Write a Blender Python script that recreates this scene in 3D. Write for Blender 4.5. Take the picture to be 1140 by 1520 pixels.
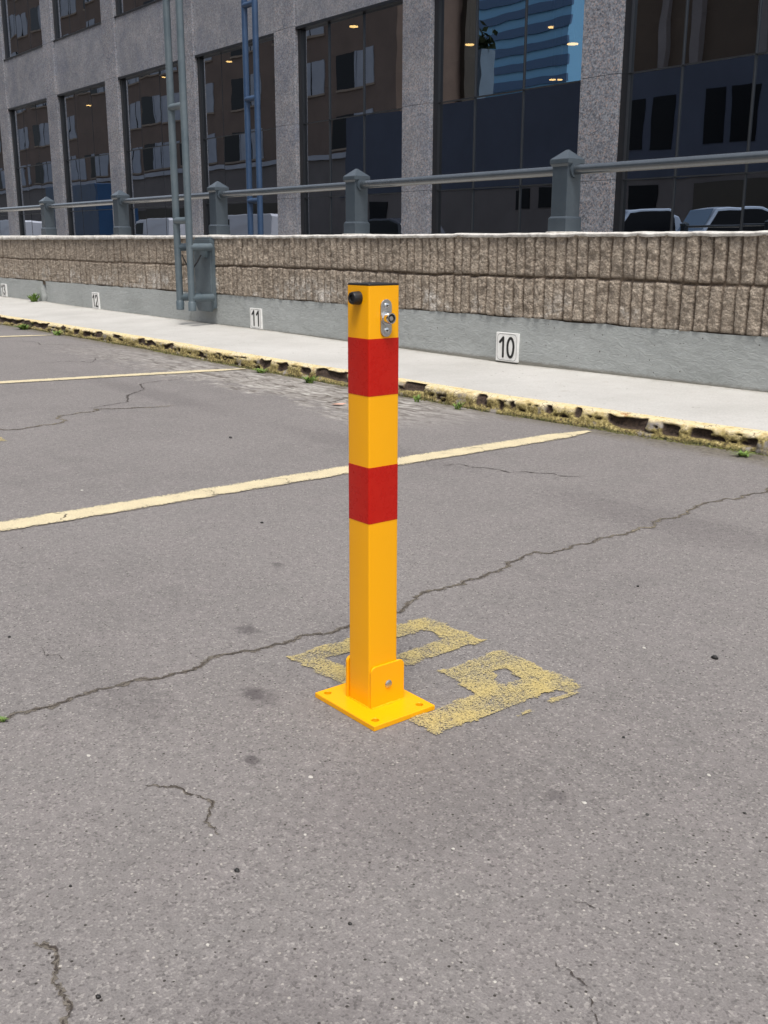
import bpy, math, random
import numpy as np
from mathutils import Vector, Matrix
random.seed(7); rng = np.random.default_rng(7)
S = bpy.context.scene
for o in list(bpy.data.objects): bpy.data.objects.remove(o)
C = S.collection
# ------------------------------------------------------------------ camera
cam = bpy.data.objects.new('camera', bpy.data.cameras.new('camera')); C.objects.link(cam); S.camera = cam
f_, pitch, roll, yaw = 1519.3, 0.25543, 0.003118, 0.6736
fw = Vector((-math.cos(yaw)*math.cos(pitch), math.sin(yaw)*math.cos(pitch), -math.sin(pitch)))
rt = fw.cross(Vector((0, 0, 1))).normalized(); up = rt.cross(fw)
c_, s_ = math.cos(roll), math.sin(roll)
r2 = c_*rt + s_*up; u2 = -s_*rt + c_*up
M = Matrix((r2, u2, -fw)).transposed().to_4x4(); M.translation = (0, 0, 0.7)
cam.matrix_world = M
cam.data.sensor_fit = 'VERTICAL'; cam.data.sensor_height = 24; cam.data.lens = 24*f_/1520
cam.data.clip_start = 0.02; cam.data.clip_end = 3000
# ------------------------------------------------------------------ world, sun, exposure
SUN_EL, SUN_AZ = math.radians(66), math.radians(-38)      # azimuth measured from +X towards +Y
w = bpy.data.worlds.new('World'); S.world = w; w.use_nodes = True
nt = w.node_tree; nt.nodes.clear()
sky = nt.nodes.new('ShaderNodeTexSky'); sky.sky_type = 'NISHITA'; sky.sun_disc = False
sky.sun_elevation = SUN_EL; sky.sun_rotation = math.pi/2 - SUN_AZ
sky.air_density = 1.0; sky.dust_density = 3.0
hs = nt.nodes.new('ShaderNodeHueSaturation'); hs.inputs['Saturation'].default_value = 0.45
bg = nt.nodes.new('ShaderNodeBackground'); bg.inputs[1].default_value = 0.13
wo = nt.nodes.new('ShaderNodeOutputWorld')
nt.links.new(sky.outputs[0], hs.inputs['Color']); nt.links.new(hs.outputs[0], bg.inputs[0]); nt.links.new(bg.outputs[0], wo.inputs[0])
sl = bpy.data.lights.new('sun', 'SUN'); sl.energy = 2.0; sl.angle = math.radians(20); sl.color = (1.0, 0.95, 0.88)
sun = bpy.data.objects.new('sun', sl); C.objects.link(sun)
sd = Vector((math.cos(SUN_EL)*math.cos(SUN_AZ), math.cos(SUN_EL)*math.sin(SUN_AZ), math.sin(SUN_EL)))
sun.rotation_euler = (-sd).to_track_quat('-Z', 'Y').to_euler()
vs = S.view_settings; vs.view_transform = 'Standard'; vs.look = 'None'; vs.gamma = 1; vs.exposure = 0.58
S.render.engine = 'CYCLES'

# ------------------------------------------------------------------ material helpers
def srgb(r, g, b):
    f = lambda v: ((v/255+0.055)/1.055)**2.4 if v/255 > 0.04045 else v/255/12.92
    return (f(r), f(g), f(b), 1)
class Mt:
    def __init__(s, name, **k):
        s.m = bpy.data.materials.new(name); s.m.use_nodes = True; s.t = s.m.node_tree
        s.b = s.t.nodes['Principled BSDF']
        for a, v in k.items(): s.set(a, v)
        s.co = None
    def set(s, a, v):
        nm = {'col': 'Base Color', 'rough': 'Roughness', 'metal': 'Metallic', 'spec': 'Specular IOR Level', 'coat': 'Coat Weight', 'alpha': 'Alpha',
              'coatr': 'Coat Roughness', 'norm': 'Normal', 'emi': 'Emission Color', 'emis': 'Emission Strength', 'ior': 'IOR'}[a]
        i = s.b.inputs[nm]
        if hasattr(v, 'is_linked'): s.t.links.new(v, i)
        else: i.default_value = v
    def n(s, kind, props=None, **inp):
        x = s.t.nodes.new('ShaderNode'+kind)
        for a, v in (props or {}).items(): setattr(x, a, v)
        for a, v in inp.items():
            i = x.inputs[int(a[1:])] if a[0] == 'i' and a[1:].isdigit() else x.inputs[a.replace('_', ' ')]
            if hasattr(v, 'is_linked'): s.t.links.new(v, i)
            else: i.default_value = v
        return x
    def obj(s):
        if not s.co: s.co = s.n('TexCoord').outputs['Object']
        return s.co
    def noise(s, scale, detail=4, rough=0.55, vec=None, dist=0):
        return s.n('TexNoise', Vector=vec or s.obj(), Scale=scale, Detail=detail, Roughness=rough, Distortion=dist).outputs[0]
    def vor(s, scale, feature='F1', out='Distance', vec=None, rand=1):
        return s.n('TexVoronoi', dict(feature=feature), Vector=vec or s.obj(), Scale=scale, Randomness=rand).outputs[out]
    def ramp(s, v, pts, interp='LINEAR'):
        r = s.n('ValToRGB', i0=v); r.color_ramp.interpolation = interp
        e = r.color_ramp.elements
        while len(e) < len(pts): e.new(0.5)
        for k, (p, c) in enumerate(pts):
            e[k].position = p; e[k].color = c if len(c) == 4 else (*c, 1)
        return r.outputs[0]
    def mask(s, v, a, b):
        return s.n('MapRange', Value=v, From_Min=a, From_Max=b, To_Min=0.0, To_Max=1.0).outputs[0]
    def mix(s, f, a, b, mode='MIX'):
        x = s.n('Mix', dict(data_type='RGBA', blend_type=mode))
        for i, v in ((0, f), (6, a), (7, b)):
            if hasattr(v, 'is_linked'): s.t.links.new(v, x.inputs[i])
            else: x.inputs[i].default_value = v
        return x.outputs[2]
    def math(s, op, a, b=0.0, c=0.0):
        return s.n('Math', dict(operation=op), i0=a, i1=b, i2=c).outputs[0]
    def bump(s, h, strength, dist, prev=None):
        k = dict(Height=h, Strength=strength, Distance=dist)
        if prev is not None: k['Normal'] = prev
        return s.n('Bump', **k).outputs[0]
    def scale(s, v, vec=None): return s.n('Mapping', Vector=vec or s.obj(), Scale=v).outputs[0]
    def xyz(s): 
        x = s.n('SeparateXYZ', Vector=s.obj()); return x.outputs
    def attr(s, name): return s.n('Attribute', dict(attribute_name=name)).outputs['Fac']
def g3(v): return (v, v, v, 1)

# ------------------------------------------------------------------ materials
A = Mt('asphalt')
spk = A.vor(330, out='Color'); spv = A.n('SeparateColor', Color=spk).outputs
big = A.noise(1.3, 5, 0.6); mid = A.noise(9, 4, 0.6); fine = A.noise(420, 3, 0.7); med = A.noise(60, 4, 0.65)
base = A.ramp(big, [(0.3, (.160, .149, .144)), (0.7, (.208, .194, .187))])
base = A.mix(A.mask(mid, .35, .75), base, (.205, .188, .183, 1))
base = A.mix(A.math('MULTIPLY', A.mask(spv[0], .80, .95), .6), base, (.33, .31, .29, 1))
base = A.mix(A.math('MULTIPLY', A.mask(spv[1], .80, .95), .6), base, (.085, .077, .075, 1))
spk2 = A.n('SeparateColor', Color=A.vor(150, out='Color')).outputs
dot2 = A.math('LESS_THAN', A.vor(150), .25)
base = A.mix(A.math('MULTIPLY', dot2, A.mask(spk2[0], .955, .97)), base, (.38, .355, .32, 1))
base = A.mix(A.math('MULTIPLY', dot2, A.mask(spk2[1], .94, .95)), base, (.04, .035, .03, 1))
fm = A.ramp(fine, [(.3, g3(.75)), (.7, g3(1.22))]); base = A.mix(1.0, base, fm, 'MULTIPLY')
fm = A.ramp(med, [(.3, g3(.86)), (.7, g3(1.12))]); base = A.mix(1.0, base, fm, 'MULTIPLY')
X, Y, Z = A.xyz()
# stains: (x, y, rx, ry, strength)
for (sx, sy, rx, ry, st) in [(-1.568, .924, .030, .022, .55), (-1.315, .786, .030, .018, .5), (-1.133, .666, .018, .012, .6), (-1.874, 1.191, .02, .015, .5), (-1.416, .62, .12, .06, .18), (-.9, .78, .16, .22, .14), (-1.30, .79, .045, .03, .3), (-.80, .93, .02, .018, .4), (-2.9, 2.2, .6, .1, .18), (-1.55, 2.2, .5, .12, .2), (-.62, .42, .18, .1, .2), (-4.6, 2.2, .9, .1, .2)]:
    dx = A.math('DIVIDE', A.math('SUBTRACT', X, sx), rx); dy = A.math('DIVIDE', A.math('SUBTRACT', Y, sy), ry)
    d = A.math('SQRT', A.math('ADD', A.math('MULTIPLY', dx, dx), A.math('MULTIPLY', dy, dy)))
    d = A.math('ADD', d, A.math('MULTIPLY', A.math('SUBTRACT', med, .5), 1.6))
    mk = A.math('MULTIPLY', A.mask(d, 1.15, .5), st)
    base = A.mix(mk, base, (.055, .047, .05, 1))
# spalled, washed-out strip near the kerb and dirt on it
stv = A.n('Mapping', Vector=A.obj(), Scale=(9, 26, 1)).outputs[0]
wr = A.noise(1.0, 6, .62, stv, 1.2)
edge = A.math('ADD', A.math('ADD', A.mask(Y, 2.35, 2.85), A.math('MULTIPLY', A.math('SUBTRACT', mid, .5), 1.6)), A.math('MULTIPLY', A.math('SUBTRACT', big, .5), 1.5))
xz = A.math('MULTIPLY', A.mask(X, -2.95, -3.5), A.mask(X, -7.6, -4.7))
edge = A.math('MULTIPLY', A.mask(edge, .35, .75), A.math('ADD', A.math('MULTIPLY', xz, .85), .0))
base = A.mix(edge, base, A.ramp(wr, [(.38, (.10, .085, .068)), (.45, (.22, .20, .18)), (.52, (.30, .28, .255)), (.66, (.50, .48, .44))]))
dirt = A.math('MULTIPLY', A.mask(A.math('ADD', Y, A.math('MULTIPLY', A.math('SUBTRACT', mid, .5), .22)), 3.0, 3.12), .8)
base = A.mix(dirt, base, A.ramp(A.noise(45, 4, .7), [(.35, (.05, .042, .03)), (.6, (.17, .15, .11))]))
A.set('col', base); A.set('rough', .86); A.set('spec', .35)
h1 = A.math('ADD', A.math('MULTIPLY', A.vor(330), .5), A.math('MULTIPLY', fine, .6))
nb = A.bump(h1, .6, .0022); nb = A.bump(A.math('MULTIPLY', wr, edge), .8, .02, nb); nb = A.bump(mid, .25, .012, nb)
A.set('norm', nb); ASPH = A.m

def paint_mat(name, col, col2, lo, hi, holes=True, sc=150):
    P = Mt(name)
    n1 = P.noise(sc, 5, .7, dist=.8); n2 = P.noise(14, 3, .6); n3 = P.noise(3.0, 3, .5)
    k = P.math('ADD', n1, P.math('MULTIPLY', P.math('SUBTRACT', n2, .5), .35))
    k = P.math('ADD', k, P.math('MULTIPLY', P.attr('edge'), .22))
    c = P.mix(P.mask(n2, .35, .7), col, col2); c = P.mix(1.0, c, P.ramp(P.noise(260, 3, .7), [(.3, g3(.72)), (.7, g3(1.15))]), 'MULTIPLY')
    P.set('col', c); P.set('rough', .7)
    P.set('alpha', P.mask(k, hi, lo)); P.set('norm', P.bump(P.noise(300, 3, .7), .5, .002))
    return P.m
STENCIL = paint_mat('worn_yellow_stencil_paint', (.48, .38, .15, 1), (.45, .385, .21, 1), .468, .59, sc=290)
LINE = paint_mat('cream_line_paint', (.66, .57, .37, 1), (.58, .50, .33, 1), .64, .72)

K = Mt('crack_fill'); kn = K.noise(55, 4, .7); kb = K.noise(5, 3, .6)
K.set('col', K.mix(K.math('MULTIPLY', K.mask(K.n('SeparateXYZ', Vector=K.obj()).outputs[1], 1.0, 1.5), K.mask(K.math('ADD', kb, K.math('MULTIPLY', K.math('SUBTRACT', kn, .5), .8)), .46, .58)), (.07, .058, .048, 1), (.24, .205, .14, 1))); K.set('rough', .95); K.set('alpha', K.mask(K.math('ADD', K.noise(110, 4, .75), K.math('MULTIPLY', K.attr('edge'), .14)), .60, .50)); CRACK = K.m
K2 = Mt('hairline_crack', col=(.05, .04, .034, 1), rough=.95); K2.set('alpha', K2.mask(K2.math('ADD', K2.noise(150, 4, .8), K2.math('MULTIPLY', K2.attr('edge'), .15)), .58, .47)); HAIR = K2.m
K = Mt('crack_shoulder'); kn = K.noise(120, 4, .75)
K.set('col', K.ramp(kn, [(.35, (.08, .068, .055)), (.6, (.17, .15, .125))])); K.set('rough', .95)
K.set('alpha', K.mask(K.math('ADD', K.noise(70, 4, .7), K.math('MULTIPLY', K.attr('edge'), .3)), .62, .5)); SHOULD = K.m

P = Mt('pavement_concrete')
b1 = P.noise(1.6, 5, .65); b2 = P.noise(14, 5, .7); b3 = P.noise(130, 4, .7)
pc = P.ramp(b1, [(.3, (.42, .41, .385)), (.7, (.535, .525, .50))])
pc = P.mix(P.mask(b2, .58, .8), pc, (.40, .375, .335, 1)); pc = P.mix(1.0, pc, P.ramp(b3, [(.3, g3(.84)), (.7, g3(1.08))]), 'MULTIPLY')
pc = P.mix(P.math('MULTIPLY', P.math('LESS_THAN', P.vor(16), .10), P.mask(b2, .5, .55)), pc, (.22, .2, .17, 1))
X, Y, Z = P.xyz()
pc = P.mix(P.math('MULTIPLY', P.mask(P.math('ADD', Y, P.math('MULTIPLY', P.math('SUBTRACT', b2, .5), .25)), 3.98, 4.07), .5), pc, (.20, .18, .14, 1))
P.set('col', pc); P.set('rough', .9); P.set('norm', P.bump(b3, .35, .004, P.bump(b2, .3, .01))); PAVE = P.m

P = Mt('painted_kerb')
b2 = P.noise(22, 5, .7); b3 = P.noise(90, 4, .7)
X, Y, Z = P.xyz()
yc = P.ramp(b2, [(.33, (.40, .30, .14)), (.42, (.66, .52, .26)), (.6, (.70, .61, .41))])
zz = P.math('ADD', Z, P.math('MULTIPLY', P.math('SUBTRACT', b2, .5), .055))
moss = P.ramp(b3, [(.33, (.07, .05, .02)), (.46, (.20, .16, .055)), (.60, (.38, .31, .12)), (.72, (.60, .50, .27))])
yc = P.mix(P.mask(zz, .066, .044), yc, moss)
yc = P.mix(P.mask(P.math('ADD', zz, P.math('MULTIPLY', b3, .02)), .026, .010), yc, P.ramp(b3, [(.4, (.03, .03, .012)), (.62, (.10, .11, .03))]))
yc = P.mix(P.math('MULTIPLY', P.mask(P.noise(7, 4, .7), .56, .64), P.mask(zz, .066, .05)), yc, (.27, .245, .22, 1))
yc = P.mix(P.mask(P.noise(5, 5, .75, P.scale((1, 1, .3))), .64, .69), yc, (.33, .13, .045, 1))
ck = P.math('LESS_THAN', P.n('TexVoronoi', dict(feature='DISTANCE_TO_EDGE'), Vector=P.n('Mapping', Vector=P.obj(), Scale=(1, 2.2, 2.2)).outputs[0], Scale=26).outputs[0], .03)
yc = P.mix(P.math('MULTIPLY', ck, P.mask(b2, .5, .56)), yc, (.08, .055, .03, 1))
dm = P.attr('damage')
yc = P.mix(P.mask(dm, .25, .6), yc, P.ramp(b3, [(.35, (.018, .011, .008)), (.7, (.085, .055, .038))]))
P.set('col', yc); P.set('rough', .88); P.set('norm', P.bump(b3, .6, .006, P.bump(b2, .5, .015))); KERB = P.m

P = Mt('fluted_concrete')
b1 = P.noise(1.1, 4, .6); b2 = P.noise(30, 5, .7); b3 = P.noise(140, 4, .75)
X, Y, Z = P.xyz()
wc = P.ramp(b2, [(.3, (.225, .183, .143)), (.5, (.355, .298, .238)), (.72, (.51, .44, .36))])
wc = P.mix(1.0, wc, P.ramp(b1, [(.3, g3(.82)), (.7, g3(1.12))]), 'MULTIPLY')
wc = P.mix(1.0, wc, P.ramp(b3, [(.34, g3(.66)), (.66, g3(1.22))]), 'MULTIPLY')
wm = P.math('MULTIPLY', P.mask(P.noise(2.3, 5, .75), .50, .60), P.mask(Z, .50, .40))
wc = P.mix(P.math('MULTIPLY', wm, P.mask(b2, .36, .56)), wc, (.55, .52, .48, 1))
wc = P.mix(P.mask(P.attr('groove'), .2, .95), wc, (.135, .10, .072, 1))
dk = P.math('MULTIPLY', P.mask(P.noise(3.1, 5, .7, P.scale((1.8, 1, .9))), .58, .72), .5)
wc = P.mix(dk, wc, (.10, .085, .07, 1))
P.set('col', wc); P.set('rough', .95); P.set('norm', P.bump(b3, .8, .007, P.bump(P.vor(75), .6, .012))); FLUTE = P.m

P = Mt('grey_wall_paint')
b1 = P.noise(2.2, 5, .65); b2 = P.noise(26, 5, .72, P.scale((1, 1, 2.2)), 1.0); b3 = P.noise(160, 3, .7)
gc = P.ramp(b1, [(.3, (.325, .345, .34)), (.7, (.395, .415, .41))])
gc = P.mix(1.0, gc, P.ramp(b2, [(.3, g3(.88)), (.7, g3(1.07))]), 'MULTIPLY')
gc = P.mix(P.math('MULTIPLY', P.math('LESS_THAN', P.vor(22), .09), P.mask(b2, .45, .5)), gc, (.10, .095, .085, 1))
X, Y, Z = P.xyz()
gc = P.mix(P.mask(P.math('ADD', Z, P.math('MULTIPLY', P.math('SUBTRACT', b2, .5), .03)), .103, .088), gc, (.22, .215, .19, 1))
P.set('col', gc); P.set('rough', .62); P.set('norm', P.bump(b2, .55, .013, P.bump(b3, .3, .003))); GREYW = P.m

P = Mt('coping_concrete'); b2 = P.noise(25, 5, .7)
P.set('col', P.ramp(b2, [(.3, (.36, .34, .31)), (.6, (.66, .64, .60))])); P.set('rough', .9); P.set('norm', P.bump(b2, .5, .01)); COPE = P.m

def granite(name, k, rough, refl, sm=0.0):
    P = Mt(name)
    v = P.n('SeparateColor', Color=P.vor(42, out='Color')).outputs; v2 = P.n('SeparateColor', Color=P.vor(85, out='Color')).outputs
    b1 = P.noise(.7, 4, .6); b2 = P.noise(30, 4, .8)
    c = P.ramp(v[0], [(0, (.035*k, .036*k, .04*k)), (.30, (.105*k, .108*k, .118*k)), (.62, (.20*k, .20*k, .205*k)), (1, (.34*k, .33*k, .325*k))])
    c2 = P.ramp(v2[0], [(0, (.06*k, .06*k, .07*k)), (1, (.27*k, .265*k, .265*k))]); c = P.mix(.5, c, c2)
    c = P.mix(P.mask(v2[1], .86, .9), c, (.32*k, .24*k, .20*k, 1))
    c = P.mix(1.0, c, P.ramp(b1, [(.3, g3(.76)), (.7, g3(1.2))]), 'MULTIPLY')
    c = P.mix(1.0, c, P.ramp(b2, [(.3, g3(.68)), (.7, g3(1.2))]), 'MULTIPLY')
    X, Y, Z = P.xyz()
    if sm:
        b0 = P.noise(1.7, 6, .7)
        c = P.mix(sm, c, (.165*k, .163*k, .165*k, 1)); c = P.mix(1.0, c, P.ramp(b0, [(.32, (.70, .72, .78)), (.55, (1.0, .98, .96)), (.72, (1.22, 1.17, 1.12))]), 'MULTIPLY')
    c = P.mix(1.0, c, (.92, .98, 1.08, 1), 'MULTIPLY')
    P.set('col', c); P.set('rough', rough); P.set('spec', refl)
    return P.m
GRAN = granite('flamed_grey_granite', 1.48, .34, .5)
GRANP = granite('polished_grey_granite', 1.60, .12, .8, .55)
GRANM = granite('honed_grey_granite', 1.60, .16, .7, .35)

def metal_paint(name, c, c2, rough=.45):
    P = Mt(name); b = P.noise(6, 5, .65); b2 = P.noise(70, 4, .7)
    cc = P.mix(P.mask(b, .4, .7), c, c2); cc = P.mix(P.math('MULTIPLY', P.mask(b2, .66, .74), .6), cc, (.10, .07, .05, 1))
    P.set('col', cc); P.set('rough', rough); P.set('norm', P.bump(b2, .12, .002)); return P.m
RAILP = metal_paint('blue_grey_rail_paint', (.050, .065, .080, 1), (.066, .082, .098, 1), .20)
RAILT = metal_paint('glossy_rail_paint', (.040, .050, .060, 1), (.052, .064, .075, 1), .22); RAILT.node_tree.nodes['Principled BSDF'].inputs['Coat Weight'].default_value = .8; RAILT.node_tree.nodes['Principled BSDF'].inputs['Coat Roughness'].default_value = .12; RAILT.node_tree.nodes['Principled BSDF'].inputs['Specular IOR Level'].default_value = .9
MASTG = metal_paint('sea_green_mast_paint', (.085, .115, .135, 1), (.125, .155, .172, 1), .42)
MASTB = metal_paint('blue_mast_paint', (.028, .060, .125, 1), (.040, .082, .165, 1), .38)

P = Mt('yellow_powder_coat', rough=.36, spec=.35); b = P.noise(350, 2, .5)
P.set('col', P.mix(P.mask(P.noise(9, 4, .6), .4, .7), (.94, .42, .001, 1), (.92, .41, .001, 1))); P.set('norm', P.bump(b, .10, .0006)); YEL = P.m
P = Mt('red_reflective_band', rough=.3, spec=.28); b = P.noise(60, 4, .7)
P.set('col', P.mix(P.mask(b, .45, .75), (.48, .009, .004, 1), (.52, .013, .005, 1))); P.set('rough', P.ramp(b, [(.4, g3(.26)), (.7, g3(.34))])); P.set('norm', P.bump(P.noise(900, 1), .08, .0004)); RED = P.m
BLK = Mt('black_plastic', col=(.012, .012, .013, 1), rough=.42).m
P = Mt('brushed_steel', col=(.52, .51, .49, 1), metal=1.0); P.set('rough', P.ramp(P.noise(500, 3), [(.3, g3(.25)), (.7, g3(.5))])); STEEL = P.m
CHROME = Mt('chrome', col=(.72, .72, .72, 1), metal=1.0, rough=.12).m
P = Mt('sign_white'); b = P.noise(30, 4, .7); P.set('col', P.ramp(b, [(.35, (.72, .72, .70)), (.6, (.82, .82, .80))])); P.set('rough', .45); WHITE = P.m
P = Mt('sign_border', col=(.25, .25, .25, 1), rough=.6); SGREY = P.m
INK = Mt('sign_black_ink', col=(.012, .012, .012, 1), rough=.5).m
P = Mt('frame_metal', col=(.055, .06, .068, 1), rough=.4, metal=.6); FRAME = P.m
P = Mt('dark_frame', col=(.012, .013, .016, 1), rough=.35); DFRAME = P.m

# tinted reflective curtain-wall glass: real mirror reflection over a see-through tint
def glass(name, refl, tint, tra, wob):
    m = bpy.data.materials.new(name); m.use_nodes = True; t = m.node_tree; t.nodes.clear(); L = t.links
    co = t.nodes.new('ShaderNodeTexCoord'); nz = t.nodes.new('ShaderNodeTexNoise'); nz.inputs['Scale'].default_value = 1.1; nz.inputs['Detail'].default_value = 1.5
    L.new(co.outputs['Object'], nz.inputs[0])
    bm = t.nodes.new('ShaderNodeBump'); bm.inputs['Strength'].default_value = wob; bm.inputs['Distance'].default_value = .02; L.new(nz.outputs[0], bm.inputs['Height'])
    gl = t.nodes.new('ShaderNodeBsdfGlossy'); gl.inputs['Color'].default_value = tint; gl.inputs['Roughness'].default_value = .004; L.new(bm.outputs[0], gl.inputs['Normal'])
    tr = t.nodes.new('ShaderNodeBsdfTransparent'); tr.inputs['Color'].default_value = tra
    fr = t.nodes.new('ShaderNodeFresnel'); fr.inputs[0].default_value = 1.6
    mp = t.nodes.new('ShaderNodeMapRange'); mp.inputs['To Min'].default_value = refl; mp.inputs['To Max'].default_value = .95; L.new(fr.outputs[0], mp.inputs['Value'])
    mx = t.nodes.new('ShaderNodeMixShader'); L.new(mp.outputs[0], mx.inputs[0]); L.new(tr.outputs[0], mx.inputs[1]); L.new(gl.outputs[0], mx.inputs[2])
    o = t.nodes.new('ShaderNodeOutputMaterial'); L.new(mx.outputs[0], o.inputs[0]); return m
GLASS = glass('tinted_mirror_glass', .46, (.80, .86, .95, 1), (.30, .32, .34, 1), .07)
P = Mt('interior_ceiling', col=(.05, .045, .04, 1), rough=.9); INTR = P.m
P = Mt('interior_wall', col=(.035, .03, .026, 1), rough=.9); INTW = P.m
LAMP = Mt('warm_lamp', col=(1, .7, .3, 1), emi=(1, .60, .20, 1), emis=5.0).m
def leafm(name, a, b):
    P = Mt(name); P.set('col', P.ramp(P.noise(60, 3), [(.35, a), (.65, b)])); P.set('rough', .7); return P.m
LEAF = leafm('weed_green', (.09, .17, .03), (.22, .33, .06)); MOSSM = leafm('moss_green', (.07, .06, .022), (.17, .17, .045))

# ------------------------------------------------------------------ mesh helpers
class MB:
    def __init__(s): s.v = []; s.f = []; s.m = []
    def add(s, vs, fs, m=0):
        o = len(s.v); s.v += [tuple(p) for p in vs]; s.f += [tuple(i+o for i in f) for f in fs]; s.m += [m]*len(fs); return s
    def box(s, x0, x1, y0, y1, z0, z1, m=0):
        return s.add([(x, y, z) for z in (z0, z1) for y in (y0, y1) for x in (x0, x1)],
                     [(0, 2, 3, 1), (4, 5, 7, 6), (0, 1, 5, 4), (2, 6, 7, 3), (0, 4, 6, 2), (1, 3, 7, 5)], m)
    def prism(s, poly, ax, a, b, m=0):
        """poly of 2-D points extruded along axis ax from a to b"""
        def P(p, t): return {0: (t, p[0], p[1]), 1: (p[0], t, p[1]), 2: (p[0], p[1], t)}[ax]
        n = len(poly); vs = [P(p, a) for p in poly]+[P(p, b) for p in poly]
        fs = [tuple(range(n))[::-1], tuple(range(n, 2*n))]+[(i, (i+1) % n, n+(i+1) % n, n+i) for i in range(n)]
        return s.add(vs, fs, m)
    def frus(s, cx, cy, w0, z0, w1, z1, m=0):
        vs = [(cx+sx*w, cy+sy*w, z) for w, z in ((w0, z0), (w1, z1)) for sx, sy in ((-1, -1), (1, -1), (1, 1), (-1, 1))]
        return s.add(vs, [(3, 2, 1, 0), (4, 5, 6, 7)]+[(i, (i+1) % 4, 4+(i+1) % 4, 4+i) for i in range(4)], m)
    def tube(s, path, r, n=16, m=0, caps=True):
        path = [Vector(p) for p in path]; k = len(path); rr = r if isinstance(r, (list, tuple)) else [r]*k
        t0 = (path[1]-path[0]).normalized(); a = t0.orthogonal().normalized(); vs = []
        for i, p in enumerate(path):
            t = (path[min(i+1, k-1)]-path[max(i-1, 0)]).normalized(); a = (a-t*a.dot(t)).normalized(); b = t.cross(a)
            vs += [p+(a*math.cos(q)+b*math.sin(q))*rr[i] for q in (2*math.pi*j/n for j in range(n))]
        fs = [(i*n+j, i*n+(j+1) % n, (i+1)*n+(j+1) % n, (i+1)*n+j) for i in range(k-1) for j in range(n)]
        if caps: fs += [tuple(range(n))[::-1], tuple(range((k-1)*n, k*n))]
        return s.add(vs, fs, m)
    def lathe(s, c, ax, prof, n=32, m=0):
        """prof: (distance along ax, radius) pairs; ax is a unit axis"""
        ax = Vector(ax); a = ax.orthogonal().normalized(); b = ax.cross(a); c = Vector(c); k = len(prof)
        vs = [c+ax*d+(a*math.cos(q)+b*math.sin(q))*r for d, r in prof for q in (2*math.pi*j/n for j in range(n))]
        return s.add(vs, [(i*n+j, i*n+(j+1) % n, (i+1)*n+(j+1) % n, (i+1)*n+j) for i in range(k-1) for j in range(n)], m)
    def build(s, name, mats, parent=None, smooth=False, bevel=0, loc=None):
        me = bpy.data.meshes.new(name); L = Vector(loc) if loc is not None else (Vector(parent['_o']) if parent is not None and '_o' in parent else Vector((0, 0, 0)))
        me.from_pydata([tuple(Vector(p)-L) for p in s.v], [], s.f)
        for mm in (mats if isinstance(mats, (list, tuple)) else [mats]): me.materials.append(mm)
        me.polygons.foreach_set('material_index', s.m)
        me.update()
        o = bpy.data.objects.new(name, me); C.objects.link(o)
        if parent is not None: o.parent = parent
        else: o.location = L
        if smooth:
            me.polygons.foreach_set('use_smooth', [True]*len(me.polygons)); me.set_sharp_from_angle(angle=math.radians(38))
        if bevel:
            b = o.modifiers.new('bevel', 'BEVEL'); b.width = bevel; b.segments = 2; b.limit_method = 'ANGLE'; b.angle_limit = math.radians(40)
        return o
def tag(o, label=None, cat=None, group=None, kind=None):
    for k, v in (('label', label), ('category', cat), ('group', group), ('kind', kind)):
        if v: o[k] = v
    return o
def thing(name, loc, label, cat, group=None):
    o = bpy.data.objects.new(name, None); C.objects.link(o); o.location = loc; o.empty_display_size = .1; o['_o'] = tuple(loc)
    return tag(o, label, cat, group)
def sub(parent, o):
    """make o (built in the thing's coordinates) a child of a part whose own origin is the thing's"""
    o.parent = parent; return o
def part(mb, name, mats, th, onto=None, **k):
    o = mb.build(name, mats, th, **k)
    if onto is not None: o.parent = onto
    return o
def rrect(x0, x1, z0, z1, r, corners=(1, 1, 1, 1), n=6):
    pts = []
    for (cx, cz, a0, on) in ((x1-r, z1-r, 0, corners[0]), (x0+r, z1-r, 90, corners[1]), (x0+r, z0+r, 180, corners[2]), (x1-r, z0+r, 270, corners[3])):
        if on: pts += [(cx+r*math.cos(math.radians(a0+90*i/n)), cz+r*math.sin(math.radians(a0+90*i/n))) for i in range(n+1)]
        else: pts.append({0: (x1, z1), 90: (x0, z1), 180: (x0, z0), 270: (x1, z0)}[a0])
    return pts
def vnoise(x, y, seed):
    """smooth 2-D value noise on arrays"""
    r = np.random.default_rng(seed).random((257, 257)); xi = np.floor(x).astype(int); yi = np.floor(y).astype(int)
    fx = x-xi; fy = y-yi; fx = fx*fx*(3-2*fx); fy = fy*fy*(3-2*fy); g = lambda a, b: r[a % 257, b % 257]
    return (g(xi, yi)*(1-fx)+g(xi+1, yi)*fx)*(1-fy)+(g(xi, yi+1)*(1-fx)+g(xi+1, yi+1)*fx)*fy
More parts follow.
